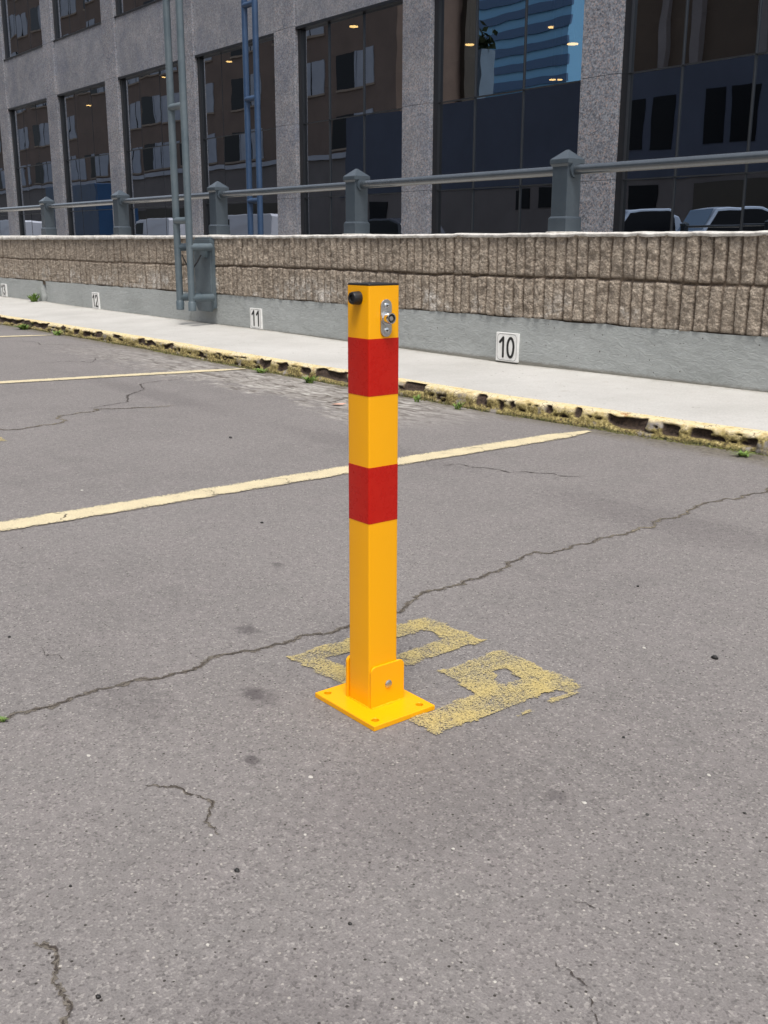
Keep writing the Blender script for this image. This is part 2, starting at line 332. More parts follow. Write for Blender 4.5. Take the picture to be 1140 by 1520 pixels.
def gridmesh(name, V, mat, attrs=None, smooth=True, parent=None, flip=False):
    """V: (nu, nv, 3)"""
    nu, nv = V.shape[:2]; me = bpy.data.meshes.new(name)
    idx = np.arange(nu*nv).reshape(nu, nv); q = np.stack([idx[:-1, :-1], idx[1:, :-1], idx[1:, 1:], idx[:-1, 1:]], -1).reshape(-1, 4)
    if flip: q = q[:, ::-1]
    me.vertices.add(nu*nv); me.vertices.foreach_set('co', V.reshape(-1).astype(np.float32))
    me.loops.add(q.size); me.loops.foreach_set('vertex_index', q.reshape(-1).astype(np.int32))
    me.polygons.add(len(q)); me.polygons.foreach_set('loop_start', np.arange(0, q.size, 4, dtype=np.int32))
    me.update(calc_edges=True); me.validate()
    me.polygons.foreach_set('use_smooth', [smooth]*len(me.polygons))
    for k, a in (attrs or {}).items():
        at = me.attributes.new(k, 'FLOAT', 'POINT'); at.data.foreach_set('value', a.reshape(-1).astype(np.float32))
    me.materials.append(mat); o = bpy.data.objects.new(name, me); C.objects.link(o)
    if parent is not None: o.parent = parent
    return o

# ------------------------------------------------------------------ setting: ground
KX = [-30, -13, -9.44, -6.76, -4.93, -4.3, -3.1, -2.25, -1.89, 2, 12]
KY = [3.10, 3.11, 3.114, 3.14, 3.103, 3.105, 3.10, 3.155, 3.20, 3.30, 3.3]
WX = [-30, -12.04, -10.73, -9.48, -7.54, -6.43, -3.98, -2.42, 12]
WZ = [.115, .115, .110, .100, .095, .092, .074, .087, .087]
mb = MB(); mb.add([(-600, -600, 0), (600, -600, 0), (600, 600, 0), (-600, 600, 0)], [(0, 1, 2, 3)])
tag(mb.build('asphalt_ground', ASPH), kind='structure')

xs = np.concatenate([np.arange(-30, -9, .05), np.arange(-9, -6.5, .014), np.arange(-6.5, -1.6, .008), np.arange(-1.6, 12, .05)])
ky = np.interp(xs, KX, KY)+.010*(vnoise(xs*2.2, xs*0+3, 5)-.5)
prof = [(0, -.01), (-.002, .004), (.0, .012), (.003, .020), (.003, .027), (.005, .034), (.005, .040), (.006, .045), (.007, .050), (.009, .055), (.012, .060), (.017, .065), (.024, .0685), (.032, .070), (.040, .0705), (.050, .071), (.060, .0712), (.075, .0712)]
holes = [(-14, -8.34), (-8.08, -7.98), (-7.81, -7.7), (-7.63, -7.51), (-7.42, -7.3), (-7.13, -7.01), (-6.71, -6.59), (-6.57, -6.43), (-6.31, -6.17), (-5.07, -4.94), (-4.86, -4.76), (-4.63, -4.53), (-4.49, -4.21), (-3.76, -3.6), (-3.25, -3.18), (-3.11, -3.08), (-3.05, -3.02), (-2.86, -2.82), (-2.72, -2.68), (-2.56, -2.37), (-2.31, -2.23), (-2.19, -2.10), (-1.99, -1.93), (-1.85, -1.77), (-1.4, -1.1), (-.6, -.4), (.3, .6)]
pr_ = np.array(prof); nP = len(pr_)
XX = np.repeat(xs[:, None], nP, 1); PZ = np.repeat(pr_[None, :, 1], len(xs), 0); PYo = np.repeat(pr_[None, :, 0], len(xs), 0)
hm = np.zeros(len(xs))
for a, b in holes:
    c0, h0 = (a+b)/2, (b-a)/2+.008
    hm = np.maximum(hm, np.clip((h0-np.abs(xs-c0))/.022, 0, 1))
jag = .6*vnoise(XX*45, PZ*90, 11)+.4*vnoise(XX*110, PZ*150, 13); jag2 = vnoise(XX*14, PZ*30, 12)
zc = .044+.022*(vnoise(xs*14, xs*0, 21)-.5)[:, None]; hh = .013+.013*vnoise(xs*11, xs*0+9, 22)[:, None]
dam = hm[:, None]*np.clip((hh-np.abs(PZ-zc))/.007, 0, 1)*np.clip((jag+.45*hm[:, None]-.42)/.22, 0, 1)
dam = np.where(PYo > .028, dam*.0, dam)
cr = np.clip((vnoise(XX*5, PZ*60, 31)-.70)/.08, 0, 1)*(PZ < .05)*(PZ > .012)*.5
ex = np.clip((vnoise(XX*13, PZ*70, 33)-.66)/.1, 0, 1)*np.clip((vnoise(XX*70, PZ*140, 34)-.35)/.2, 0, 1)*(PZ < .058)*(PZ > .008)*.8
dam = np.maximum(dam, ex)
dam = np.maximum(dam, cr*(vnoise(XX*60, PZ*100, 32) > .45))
V = np.stack([XX, ky[:, None]+PYo+dam*.022+.012*(jag2-.5)*(PZ < .062)+.003*(jag-.5)*(PZ < .066), PZ+.002*(jag-.5)], -1)
kb = gridmesh('kerb', V, KERB, dict(damage=dam), flip=True); tag(kb, kind='structure')

ny = 12; t = np.linspace(0, 1, ny)
yy = (ky[:, None]+.073)+(4.075-(ky[:, None]+.073))*t[None]
wz = np.interp(xs, WX, WZ)
zz = .0705+(wz[:, None]-.0705)*t[None]+.003*(vnoise(np.repeat(xs[:, None], ny, 1)*2, yy*3, 41)-.5)*(t > .05)
pv = gridmesh('pavement', np.stack([np.repeat(xs[:, None], ny, 1), yy, zz], -1), PAVE, flip=True); tag(pv, kind='structure')

# ribbons lying on the ground: cracks, painted lines
def ribbon(name, pts, w, z, mat, jit=0.0, wj=0.0, step=.01, zf=None, seed=1):
    pts = [Vector((p[0], p[1])) for p in pts]; R = random.Random(seed); P2 = []; 
    for a, b in zip(pts, pts[1:]):
        n = max(1, int((b-a).length/step)); P2 += [a.lerp(b, i/n) for i in range(n)]
    P2.append(pts[-1]); n = len(P2); V = []; E = []
    for i, p in enumerate(P2):
        t = (P2[min(i+1, n-1)]-P2[max(i-1, 0)]).normalized(); nn = Vector((-t.y, t.x)); e = min(1, i/6, (n-1-i)/6) if wj else 1
        ww = w*(1+wj*(R.random()*2-1))*(.25+.75*e); off = jit*(R.random()*2-1)
        row = []
        for k in (-1, -.55, 0, .55, 1):
            q = p+nn*(off+k*ww/2*(1 if abs(k) < 1 else 1+wj*.5*(R.random()*2-1))); row.append((q.x, q.y, z)); E.append(abs(k)*1.0 if abs(k) == 1 else 0)
        V.append(row)
    V = np.array(V); return gridmesh(name, V, mat, dict(edge=np.array(E)), flip=True)
cracks = [
 [(-1.470, .38), (-1.472, .44), (-1.476, .496), (-1.484, .553), (-1.482, .609), (-1.479, .673), (-1.468, .723), (-1.479, .78), (-1.482, .848), (-1.472, .912), (-1.469, .968), (-1.46, 1.023), (-1.461, 1.077), (-1.463, 1.206), (-1.499, 1.267), (-1.525, 1.335), (-1.523, 1.38), (-1.51, 1.426), (-1.526, 1.501), (-1.538, 1.565), (-1.571, 1.663), (-1.576, 1.725), (-1.553, 1.782), (-1.553, 1.865), (-1.556, 1.957), (-1.559, 2.053), (-1.58, 2.163), (-1.569, 2.234), (-1.589, 2.322), (-1.611, 2.478), (-1.587, 2.574), (-1.585, 2.711), (-1.549, 2.871), (-1.57, 3.1)],
 [(-4.05, 1.0), (-4.032, 1.191), (-4.014, 1.287), (-3.98, 1.381), (-4.006, 1.527), (-4.185, 1.657), (-4.273, 1.784), (-4.201, 1.941), (-4.146, 2.11)],
 [(-.937, .286), (-.924, .295), (-.895, .29), (-.875, .284), (-.853, .282), (-.829, .282), (-.793, .272), (-.74, .27)],
 [(-1.159, .518), (-1.132, .549), (-1.097, .56), (-1.068, .569), (-1.042, .55), (-1.015, .539), (-.994, .537)],
 [(-.587, .688), (-.568, .688), (-.55, .687), (-.533, .687)], [(-.53, .675), (-.516, .664), (-.497, .646)], [(-.807, .774), (-.784, .775)], [(-1.125, .429), (-1.103, .441)],
 [(-2.419, .783), (-2.341, .764)], [(-2.48, 2.177), (-2.333, 2.281), (-2.17, 2.36), (-2.059, 2.455)], [(-.637, .775), (-.613, .787)], [(-.695, .678), (-.667, .696)],
 [(-7.839, 2.575), (-7.297, 2.679), (-7.088, 3.044)], [(-3.785, 2.648), (-3.881, 2.871)], [(-1.725, .589), (-1.64, .598)], [(-4.3, 1.78), (-4.9, 2.3), (-5.0, 2.6)], [(-6.2, 2.2), (-6.0, 2.5), (-6.3, 2.9)]]
rc = random.Random(3)
def rough_path(pts, amp, n=3):
    pts = [Vector(p) for p in pts]
    for _ in range(n):
        q = [pts[0]]
        for a, b in zip(pts, pts[1:]):
            d = b-a; nn = Vector((-d.y, d.x)); q += [(a+b)/2+nn*rc.uniform(-amp, amp), b]
        pts = q
    return [tuple(p) for p in pts]
for i, c in enumerate(cracks):
    rp = rough_path(c, .28 if i else .22, 3 if i < 4 else 2)
    wd = [.0048, .008, .0030, .0022][i] if i < 4 else (.003 if c[0][1] < 1.2 else .010)
    tag(ribbon('asphalt_crack', rp, wd, .0016, CRACK if i < 2 else HAIR, wd*.35, .75, .006 if c[0][1] < 1.5 else .02, seed=i), kind='structure')
    if i in (0, 1, 2, 3): tag(ribbon('crumbled_crack_edge', rp, wd*(3.2 if i == 0 else 2.6), .0009, SHOULD, wd*.5, .6, .01, seed=i+50), kind='structure')
lines = [([(-2.565, -2.0), (-2.573, .80), (-2.578, 1.9), (-2.578, 2.1), (-2.57, 3.07)], .102), ([(-5.62, -.5), (-5.39, 1.75), (-5.28, 2.4), (-5.15, 3.08)], .10), ([(-8.4, 1.2), (-8.12, 2.65), (-8.02, 3.05)], .10), ([(.10, -2.5), (.10, 3.18)], .10), ([(-10.8, 0), (-10.7, 3.05)], .10), ([(-13.4, -1), (-13.3, 3.05)], .10)]
for i, (p, wd) in enumerate(lines):
    tag(ribbon('parking_bay_line', p, wd, .0035, LINE, .002, .03, .03, seed=i+9), kind='structure')
for i, (y0, dx) in enumerate([(.93, .10), (1.37, .10), (1.63, .10), (2.45, .1), (2.9, .1)]):     # hairline cracks through the near line
    tag(ribbon('asphalt_crack', rough_path([(-2.63, y0), (-2.58, y0+.05), (-2.52, y0+.02)], .3, 3), .004, .0045, CRACK, .002, .7, .006, seed=70+i), kind='structure')

# stencilled bay numbers: 09 in this bay, 10 in the next one (ragged polygons on a fine grid)
def stencil(name, rects, x0, y0, seed):
    st = .004; V = []; F = []; E = []; idx = {}
    def inside(x, y):
        j = .012*(float(vnoise(np.array([x*60+90.]), np.array([y*60+90.]), seed)[0])-.5); j2 = .012*(float(vnoise(np.array([y*55+90.]), np.array([x*55+40.]), seed+1)[0])-.5)
        for a, b, c, d in rects:
            if a <= x+j <= b and c <= y+j2 <= d: return True
        return False
    ax = [r[0] for r in rects]+[r[1] for r in rects]; ay = [r[2] for r in rects]+[r[3] for r in rects]
    for ix in range(int((min(ax)-.02)/st), int((max(ax)+.02)/st)):
        for iy in range(int((min(ay)-.02)/st), int((max(ay)+.02)/st)):
            if inside((ix+.5)*st, (iy+.5)*st):
                q = []
                for dx_, dy_ in ((0, 0), (1, 0), (1, 1), (0, 1)):
                    k = (ix+dx_, iy+dy_)
                    if k not in idx:
                        idx[k] = len(V); V.append((x0+k[0]*st, y0+k[1]*st, .0025)); E.append(0)
                    q.append(idx[k])
                F.append(tuple(q))
    me = bpy.data.meshes.new(name); me.from_pydata(V, [], F); me.materials.append(STENCIL)
    cnt = np.bincount(np.array(F).reshape(-1), minlength=len(V)); E = np.where(cnt < 4, 1.0, 0.0)
    at = me.attributes.new('edge', 'FLOAT', 'POINT'); at.data.foreach_set('value', E)
    o = bpy.data.objects.new(name, me); C.objects.link(o); return tag(o, kind='structure')
ZERO = [(0, .165, 0, .052), (0, .165, .272, .328), (0, .058, 0, .328), (.112, .165, 0, .328)]
NINE = [(0, .068, .155, .315), (0, .178, .252, .315), (.062, .178, .150, .215), (.108, .178, 0, .315), (.066, .085, .21, .235), (.06, .12, .15, .19), (.203, .213, .14, .18), (.178, .200, .262, .305), (.196, .212, .215, .285)]
stencil('painted_bay_number', ZERO, -1.413, .909, 60)
stencil('painted_bay_number', NINE, -1.203, .915, 62)
stencil('painted_bay_number', ZERO, -3.905, .90, 64)
stencil('painted_bay_number', [(0, .055, 0, .328)], -4.08, .90, 66)

# ------------------------------------------------------------------ parapet wall
wall = thing('parapet_wall', (-5, 4.2, 0), 'long low parapet wall of brown fluted concrete above a grey painted base', 'wall')
def local(V, th): return V-np.array(th['_o'])
xs2 = np.concatenate([np.arange(-30, -14, .08), np.arange(-14, -8, .02), np.arange(-8, -5, .0095), np.arange(-5, -2, .0078), np.arange(-2, 3, .02), np.arange(3, 12, .08)])
zs2 = np.linspace(.285, .752, 68)
XX = np.repeat(xs2[:, None], len(zs2), 1); ZZ = np.repeat(zs2[None], len(xs2), 0)
gz = .537+.006*(vnoise(XX*1.5, XX*0, 71)-.5)*2+.004*(vnoise(XX*12, XX*0, 72)-.5)
upper = ZZ > gz; pitch_ = .0705
ph = (XX+.004*np.sin(XX*3)+np.where(upper, 0, .011))/pitch_+.25*(vnoise(XX*4, upper*7., 73)-.5)
ri = np.floor(ph); u = ph-ri
ridge = np.clip(np.sin(np.pi*u)*2.3-.22, 0, 1)**.6
rnd = vnoise(ri*1.7, upper*3., 74)
top = np.where(upper, .745, gz-.003); bot = np.where(upper, gz+.003, .318+.012*(vnoise(XX*8, XX*0, 75)-.5)); 
er = np.clip((top+.008*(rnd-.5)-ZZ)/.007, 0, 1)*np.clip((ZZ-bot-.006*rnd)/.007, 0, 1)
er = np.where(ZZ > .738, 1, er)
hgt = ridge*er
rgh = (vnoise(XX*60, ZZ*60, 76)-.5)*.010+(vnoise(XX*130, ZZ*130, 77)-.5)*.008+(vnoise(XX*22, ZZ*14, 78)-.5)*.008
brk = np.clip((vnoise(XX*16, ZZ*11, 79)-.72)/.1, 0, 1)*.007
fade = np.clip((XX+11)/4.5, .45, 1)
yv = 4.060-.020*hgt*(.75+.35*rnd)*fade+brk*hgt-rgh*(.15+.75*hgt)
yv = np.where(ZZ < bot-.004, 4.068, yv); yv = np.where(ZZ > .742, 4.040-rgh*.7, yv)
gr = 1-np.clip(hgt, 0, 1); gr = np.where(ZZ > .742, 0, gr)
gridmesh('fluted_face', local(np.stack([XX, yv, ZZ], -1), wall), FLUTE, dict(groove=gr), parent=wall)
# painted base, slightly uneven, with two joints
zs3 = np.linspace(-.02, .322, 26); XX = np.repeat(xs2[:, None], 26, 1); ZZ = np.repeat(zs3[None], len(xs2), 0)
yv = 4.050+.006*(vnoise(XX*3, ZZ*8, 81)-.5)+.003*(vnoise(XX*22, ZZ*45, 82)-.5)
for jx, jw in ((-10.80, .06), (-7.615, .016), (-3.2, 0)):
    if jw: yv = yv+(.14 if jw > .03 else .04)*np.clip(1-np.abs(XX-jx-.02*(vnoise(ZZ*25, XX*0, 83)-.5))/jw, 0, 1)
ZZ = ZZ+np.where(ZZ > .31, .008*(vnoise(XX*9, XX*0, 84)-.5), 0)
gridmesh('painted_base', local(np.stack([XX, yv, ZZ], -1), wall), GREYW, parent=wall)
# joint shadows are real gaps backed by the core
mb = MB(); mb.box(-30, 12, 4.20, 4.34, 0, .75); part(mb, 'core', GREYW, wall)
zt = np.interp(xs2, [-14, -12, -6.4, 12], [.787, .784, .762, .762]); n2 = (vnoise(xs2*12, xs2*0, 91)-.5)*.009+(vnoise(xs2*40, xs2*0, 92)-.5)*.006
pf = [(4.037, .741, 0), (4.030, .752, 0), (4.033, -.006, 1), (4.045, -.001, 1), (4.08, 0, 1), (4.35, 0, 1), (4.358, -.02, 1), (4.345, .72, 0)]
V = np.zeros((len(xs2), len(pf), 3)); V[:, :, 0] = xs2[:, None]
for k, (y_, z_, rel) in enumerate(pf):
    V[:, k, 1] = y_+n2*(1 if k < 5 else 0); V[:, k, 2] = (zt+z_ if rel else z_)+n2*.6
gridmesh('coping', local(V, wall), COPE, parent=wall)
# extra mortar lumps left round the post feet are on the posts

# ------------------------------------------------------------------ numbered tiles
def stroke(mb, pts, r, y, th=.0012, m=0, n=10):
    """round-ended stroke in the XZ plane facing -Y"""
    for a, b in zip(pts, pts[1:]):
        a = Vector(a); b = Vector(b); d = (b-a).normalized(); ang = math.atan2(d.y, d.x); P_ = []
        for i in range(n+1): q = ang-math.pi/2+math.pi*i/n; P_.append((b.x+r*math.cos(q), b.y+r*math.sin(q)))
        for i in range(n+1): q = ang+math.pi/2+math.pi*i/n; P_.append((a.x+r*math.cos(q), a.y+r*math.sin(q)))
        mb.prism(P_, 1, y, y-th, m); y -= .00004
def digit(mb, ch, cx, z0, h, wd, r, y):
    if ch == '1': stroke(mb, [(cx-wd*.42, z0+h*.76), (cx+wd*.12, z0+h), (cx+wd*.12, z0)], r, y)
    if ch == '0': stroke(mb, [(cx+wd/2*math.cos(a), z0+h/2+h/2*math.sin(a)) for a in [2*math.pi*i/26 for i in range(27)]], r, y)
    if ch == '2': stroke(mb, [(cx-wd/2, z0+h*.76), (cx-wd*.38, z0+h*.92), (cx, z0+h), (cx+wd*.38, z0+h*.92), (cx+wd/2, z0+h*.74), (cx+wd*.34, z0+h*.5), (cx-wd/2, z0), (cx+wd*.55, z0)], r, y)
    if ch == '3': stroke(mb, [(cx-wd/2, z0+h*.82), (cx-wd*.2, z0+h*.98), (cx+wd*.2, z0+h), (cx+wd*.45, z0+h*.82), (cx+wd*.35, z0+h*.6), (cx-wd*.05, z0+h*.53), (cx+wd*.42, z0+h*.42), (cx+wd/2, z0+h*.2), (cx+wd*.2, z0), (cx-wd*.2, z0), (cx-wd/2, z0+h*.16)], r, y)
def tile(txt, cx, z0, label, wd=.165, h=.155, tilt=0):
    th = thing('number_tile', (cx, 4.044, z0), label, 'number sign', 'numbered tiles along the wall')
    x0, x1 = cx-wd/2, cx+wd/2
    mb = MB(); mb.box(x0, x1, 4.036, 4.056, z0, z0+h); part(mb, 'plate', WHITE, th, bevel=.0015)
    mb = MB(); i, o = rrect(x0+.012, x1-.010, z0+.008, z0+h-.008, .022), rrect(x0+.0095, x1-.0075, z0+.0055, z0+h-.0055, .0245)
    n = len(i); mb.add([(p[0], 4.0353, p[1]) for p in i+o], [(k, (k+1) % n, n+(k+1) % n, n+k) for k in range(n)])
    part(mb, 'border', SGREY, th)
    mb = MB()
    for k, ch in enumerate(txt): digit(mb, ch, cx+(-.032 if k == 0 else .030)+(.006 if txt == '11' else 0), z0+.026, .102, .046, .0072, 4.0355)
    part(mb, 'numerals', INK, th)
tile('10', -3.988, .083, 'white tile with the number 10 in black, low on the grey wall base')
tile('11', -6.583, .096, 'white tile with the number 11 in black, right of the green pipe mast', .155, .148)
tile('12', -9.464, .101, 'white tile with the number 12 in black, left of the green pipe mast', .15, .152)
tile('13', -12.01, .116, 'white tile with the number 13 in black, beside the weed at the far left', .155, .14)

# ------------------------------------------------------------------ railing
YP = 4.175
posts = [(-3.735, 'largest grey square railing post with pyramid cap, in front of the right granite pillar'), (-5.525, 'grey railing post with pyramid cap, above and left of the yellow bollard'), (-7.31, 'grey railing post with pyramid cap, just right of the green pipe mast'), (-9.08, 'grey railing post with pyramid cap, just left of the green pipe mast'), (-10.86, 'leftmost grey railing post with pyramid cap on the parapet wall'), (-1.945, 'grey railing post beyond the right end of the view'), (-12.65, 'grey railing post beyond the left end of the view')]
zt_ = lambda x: float(np.interp(x, [-14, -12, -6.4, 12], [.787, .784, .762, .762]))
for x, lab in posts:
    z0 = zt_(x)
    th = thing('railing_post', (x, YP, z0), lab, 'railing post', 'posts of the parapet railing')
    mb = MB()
    mb.frus(x, YP, .052, z0, .052, 1.092); part(mb, 'shaft', RAILP, th, bevel=.003)
    mb = MB(); mb.frus(x, YP, .061, z0-.004, .061, z0+.072); mb.frus(x, YP, .061, z0+.072, .053, z0+.083); part(mb, 'base_sleeve', RAILP, th, bevel=.002)
    mb = MB(); mb.frus(x, YP, .053, 1.088, .063, 1.102); mb.frus(x, YP, .063, 1.102, .063, 1.124); mb.frus(x, YP, .063, 1.124, .006, 1.172); part(mb, 'cap', RAILP, th, bevel=.002)
    mb = MB(); mb.tube([(x+.050, YP, 1.072), (x+.064, YP, 1.072)], .040, 20); part(mb, 'rail_collar', RAILP, th, smooth=True)
    mb = MB(); mb.tube([(x-.050, YP, 1.072), (x-.064, YP, 1.072)], .040, 20); part(mb, 'rail_collar', RAILP, th, smooth=True)
    mb = MB(); R = random.Random(int(-x*10))
    pts = [(x+(.072+.02*R.random())*math.cos(a)*1.15, YP+(.072+.02*R.random())*math.sin(a)*1.15) for a in [2*math.pi*i/22 for i in range(22)]]
    mb.prism(pts, 2, z0-.01, z0+.006); part(mb, 'mortar_bed', COPE, th, bevel=.003)
px = sorted(p[0] for p in posts)
raillab = ['handrail tube between the two leftmost posts', 'handrail tube between the posts left of the green mast', 'handrail tube passing behind the green mast', 'handrail tube right of the green mast', 'handrail tube above and right of the yellow bollard', 'handrail tube running from the largest post to the right edge']
for i, (a, b) in enumerate(zip(px, px[1:])):
    mb = MB(); mb.tube([(a+.060, YP, 1.072), (b-.060, YP, 1.072)], .0245, 20)
    o = mb.build('handrail_tube', RAILT, smooth=True, loc=((a+b)/2, YP, 1.072)); tag(o, 'blue grey '+raillab[i], 'handrail', 'tubes of the parapet railing')

# ------------------------------------------------------------------ pipe masts
def mast(name, xa, xb, y, z0, z1, r, rungs, mat, lab, caps=True):
    th = thing(name, ((xa+xb)/2, y, z0), lab, 'mast')
    for x in (xa, xb):
        mb = MB(); mb.tube([(x, y, z0), (x, y, z1)], r, 20); p = part(mb, 'pipe', mat, th, smooth=True)
        if caps:
            mb = MB(); mb.tube([(x, y, z0-.012), (x, y, z0-.008), (x, y, z0+.055), (x, y, z0+.060)], [r*.8, r*1.16, r*1.16, r*1.02], 20); part(mb, 'pipe_cap', mat, th, onto=p, smooth=True)
    for z in rungs:
        mb = MB(); mb.tube([(xa, y-.004, z), (xb, y-.004, z)], r*.95, 16); part(mb, 'rung', mat, th, smooth=True)
    return th
m1 = mast('pipe_mast', -7.338, -7.143, 3.82, .215, 7.5, .0265, [.872, 1.68, 2.49, 3.3, 4.11, 4.92], MASTG, 'tall sea green twin pipe mast bracketed to the front of the parapet wall')
XB0, XB1 = -7.42, -7.16
mb = MB(); mb.prism([(XB0, .235), (XB0+.04, .19), (XB1-.02, .19), (XB1, .21), (XB1, .735), (XB0, .735)], 1, 4.000, 4.015)
mb.box(XB1-.012, XB1, 4.0155, 4.045, .215, .735); mb.box(XB0, XB0+.012, 4.0155, 4.045, .24, .735); mb.box(XB0+.02, XB1-.02, 4.005, 4.058, .7352, .750)
bk = part(mb, 'wall_bracket', MASTG, m1, bevel=.003)
for x in (-7.338, -7.143):
    for z in (.677, .300):
        mb = MB(); mb.tube([(x, 3.815, z), (x, 4.002, z)], .029, 18); part(mb, 'arm', MASTG, m1, smooth=True)
mb = MB(); mb.box(-7.27, -7.20, 3.972, 4.0, .60, .675); part(mb, 'junction_box', MASTG, m1, bevel=.002)
mb = MB(); mb.tube([(-7.23, 3.96, .62), (-7.235, 3.93, .57), (-7.22, 3.88, .52), (-7.20, 3.84, .49), (-7.18, 3.83, .44)], .006, 8); mb.tube([(-7.33, 3.85, .62), (-7.30, 3.87, .55), (-7.29, 3.90, .48)], .005, 8); part(mb, 'cable', BLK, m1, smooth=True)
m2 = mast('pipe_mast', -9.015, -8.83, 5.5, 0, 6.5, .0290, [.35, 1.11, 2.04, 2.86, 3.7], MASTB, 'blue twin pipe mast standing behind the parapet wall against the dark windows', caps=False)

# ------------------------------------------------------------------ bollard
BX0, BX1, BY0, BY1, BH = -1.1982, -1.1470, .8875, .9425, .6445
bo = thing('parking_bollard', ((BX0+BX1)/2, (BY0+BY1)/2, 0), 'yellow square fold-down parking bollard with two red bands and a lock', 'bollard')
def tubebox(z0, z1, e, r=.003): 
    return MB().prism(rrect(BX0-e, BX1+e, BY0-e, BY1+e, r+e, n=5), 2, z0, z1)
part(tubebox(.009, BH, 0), 'post', YEL, bo, smooth=True)
part(tubebox(.4905, .5715, .0003), 'red_band', RED, bo, smooth=True)
part(tubebox(.3020, .3865, .0003), 'red_band', RED, bo, smooth=True)
mb = MB(); mb.prism(rrect(BX0+.0003, BX1-.0003, BY0+.0003, BY1-.0003, .003, n=5), 2, BH, BH+.0030); part(mb, 'end_cap', BLK, bo, smooth=True, bevel=.0008)
# base plate with four bolt holes
px0, px1, py0, py1, pt = -1.2462, -1.0935, .8552, .9750, .0085
hx = [px0+.0135, px1-.0165]; hy = [py0+.0150, py1-.0175]; hr = .0060; s = .0085
xl = [px0, hx[0]-s, hx[0]+s, hx[1]-s, hx[1]+s, px1]; yl = [py0, hy[0]-s, hy[0]+s, hy[1]-s, hy[1]+s, py1]
mb = MB(); ch = .0009
xt = xl[:]; xt[0] += ch; xt[-1] -= ch; yt = yl[:]; yt[0] += ch; yt[-1] -= ch
for i in range(5):
    for j in range(5):
        a, b, c, d = xt[i], xt[i+1], yt[j], yt[j+1]
        if i in (1, 3) and j in (1, 3):
            cx, cy = (xl[i]+xl[i+1])/2, (yl[j]+yl[j+1])/2; n = 32; V = []
            for k in range(n):
                q = 2*math.pi*k/n+math.pi/4; u_, v_ = math.cos(q), math.sin(q); mx_ = max(abs(u_), abs(v_)); V.append((cx+s*u_/mx_, cy+s*v_/mx_, pt))
            V += [(cx+hr*1.08*math.cos(2*math.pi*k/n+math.pi/4), cy+hr*1.08*math.sin(2*math.pi*k/n+math.pi/4), pt) for k in range(n)]
            V += [(cx+hr*math.cos(2*math.pi*k/n+math.pi/4), cy+hr*math.sin(2*math.pi*k/n+math.pi/4), pt-.0006) for k in range(n)]
            V += [(cx+hr*math.cos(2*math.pi*k/n+math.pi/4), cy+hr*math.sin(2*math.pi*k/n+math.pi/4), .0007) for k in range(n)]
            mb.add(V, [(r*n+k, r*n+(k+1) % n, (r+1)*n+(k+1) % n, (r+1)*n+k) for r in range(3) for k in range(n)])
        else: mb.add([(a, c, pt), (b, c, pt), (b, d, pt), (a, d, pt)], [(0, 1, 2, 3)])
o4 = [(px0, py0), (px1, py0), (px1, py1), (px0, py1)]; t4 = [(px0+ch, py0+ch), (px1-ch, py0+ch), (px1-ch, py1-ch), (px0+ch, py1-ch)]
mb.add([(*p, pt) for p in t4]+[(*p, pt-ch) for p in o4]+[(*p, .0006) for p in o4], [(r*4+(k+1) % 4, r*4+k, (r+1)*4+k, (r+1)*4+(k+1) % 4) for r in range(2) for k in range(4)])
part(mb, 'base_plate', YEL, bo)
# hinge tabs
mb = MB(); mb.prism(rrect(.8882, .9535, pt-.001, .0755, .0095, (1, 1, 0, 0)), 0, BX1+.0003, BX1+.0043); tb = part(mb, 'hinge_tab', YEL, bo, bevel=.0009)
mb = MB(); mb.prism(rrect(.8862, .9515, pt-.001, .0765, .0095, (1, 1, 0, 0)), 0, BX0-.0078, BX0-.0025); part(mb, 'hinge_tab', YEL, bo, bevel=.0009)
mb = MB(); cyb, czb = .9215, .0415
ring = [(0, .0064), (.0012, .0064), (.0022, .0052), (.0026, .003), (.0027, .0003)]
n = 24; V = [(BX1+.0043+a, cyb+r*math.cos(2*math.pi*k/n), czb+r*math.sin(2*math.pi*k/n)) for a, r in ring for k in range(n)]
mb.add(V, [(r*n+k, r*n+(k+1) % n, (r+1)*n+(k+1) % n, (r+1)*n+k) for r in range(4) for k in range(n)]+[tuple(range(4*n, 5*n))]); part(mb, 'hinge_bolt', STEEL, bo, smooth=True)
mb = MB(); R = random.Random(5)
for a, b in (((BX1+.0048, .889), (BX1+.0048, .953)), ((BX0+.001, BY0-.0006), (BX1-.001, BY0-.0006))):
    n = 14; mb.tube([(a[0]+(b[0]-a[0])*i/n+R.uniform(-.0004, .0004), a[1]+(b[1]-a[1])*i/n, pt+.0002) for i in range(n+1)], [.0008+.0011*R.random() for _ in range(n+1)], 8)
mb.tube([(BX1+.0048, .916, pt), (BX1+.0058, .924, pt+.0008), (BX1+.0048, .931, pt)], .0019, 8)
part(mb, 'weld_bead', YEL, bo, smooth=True)
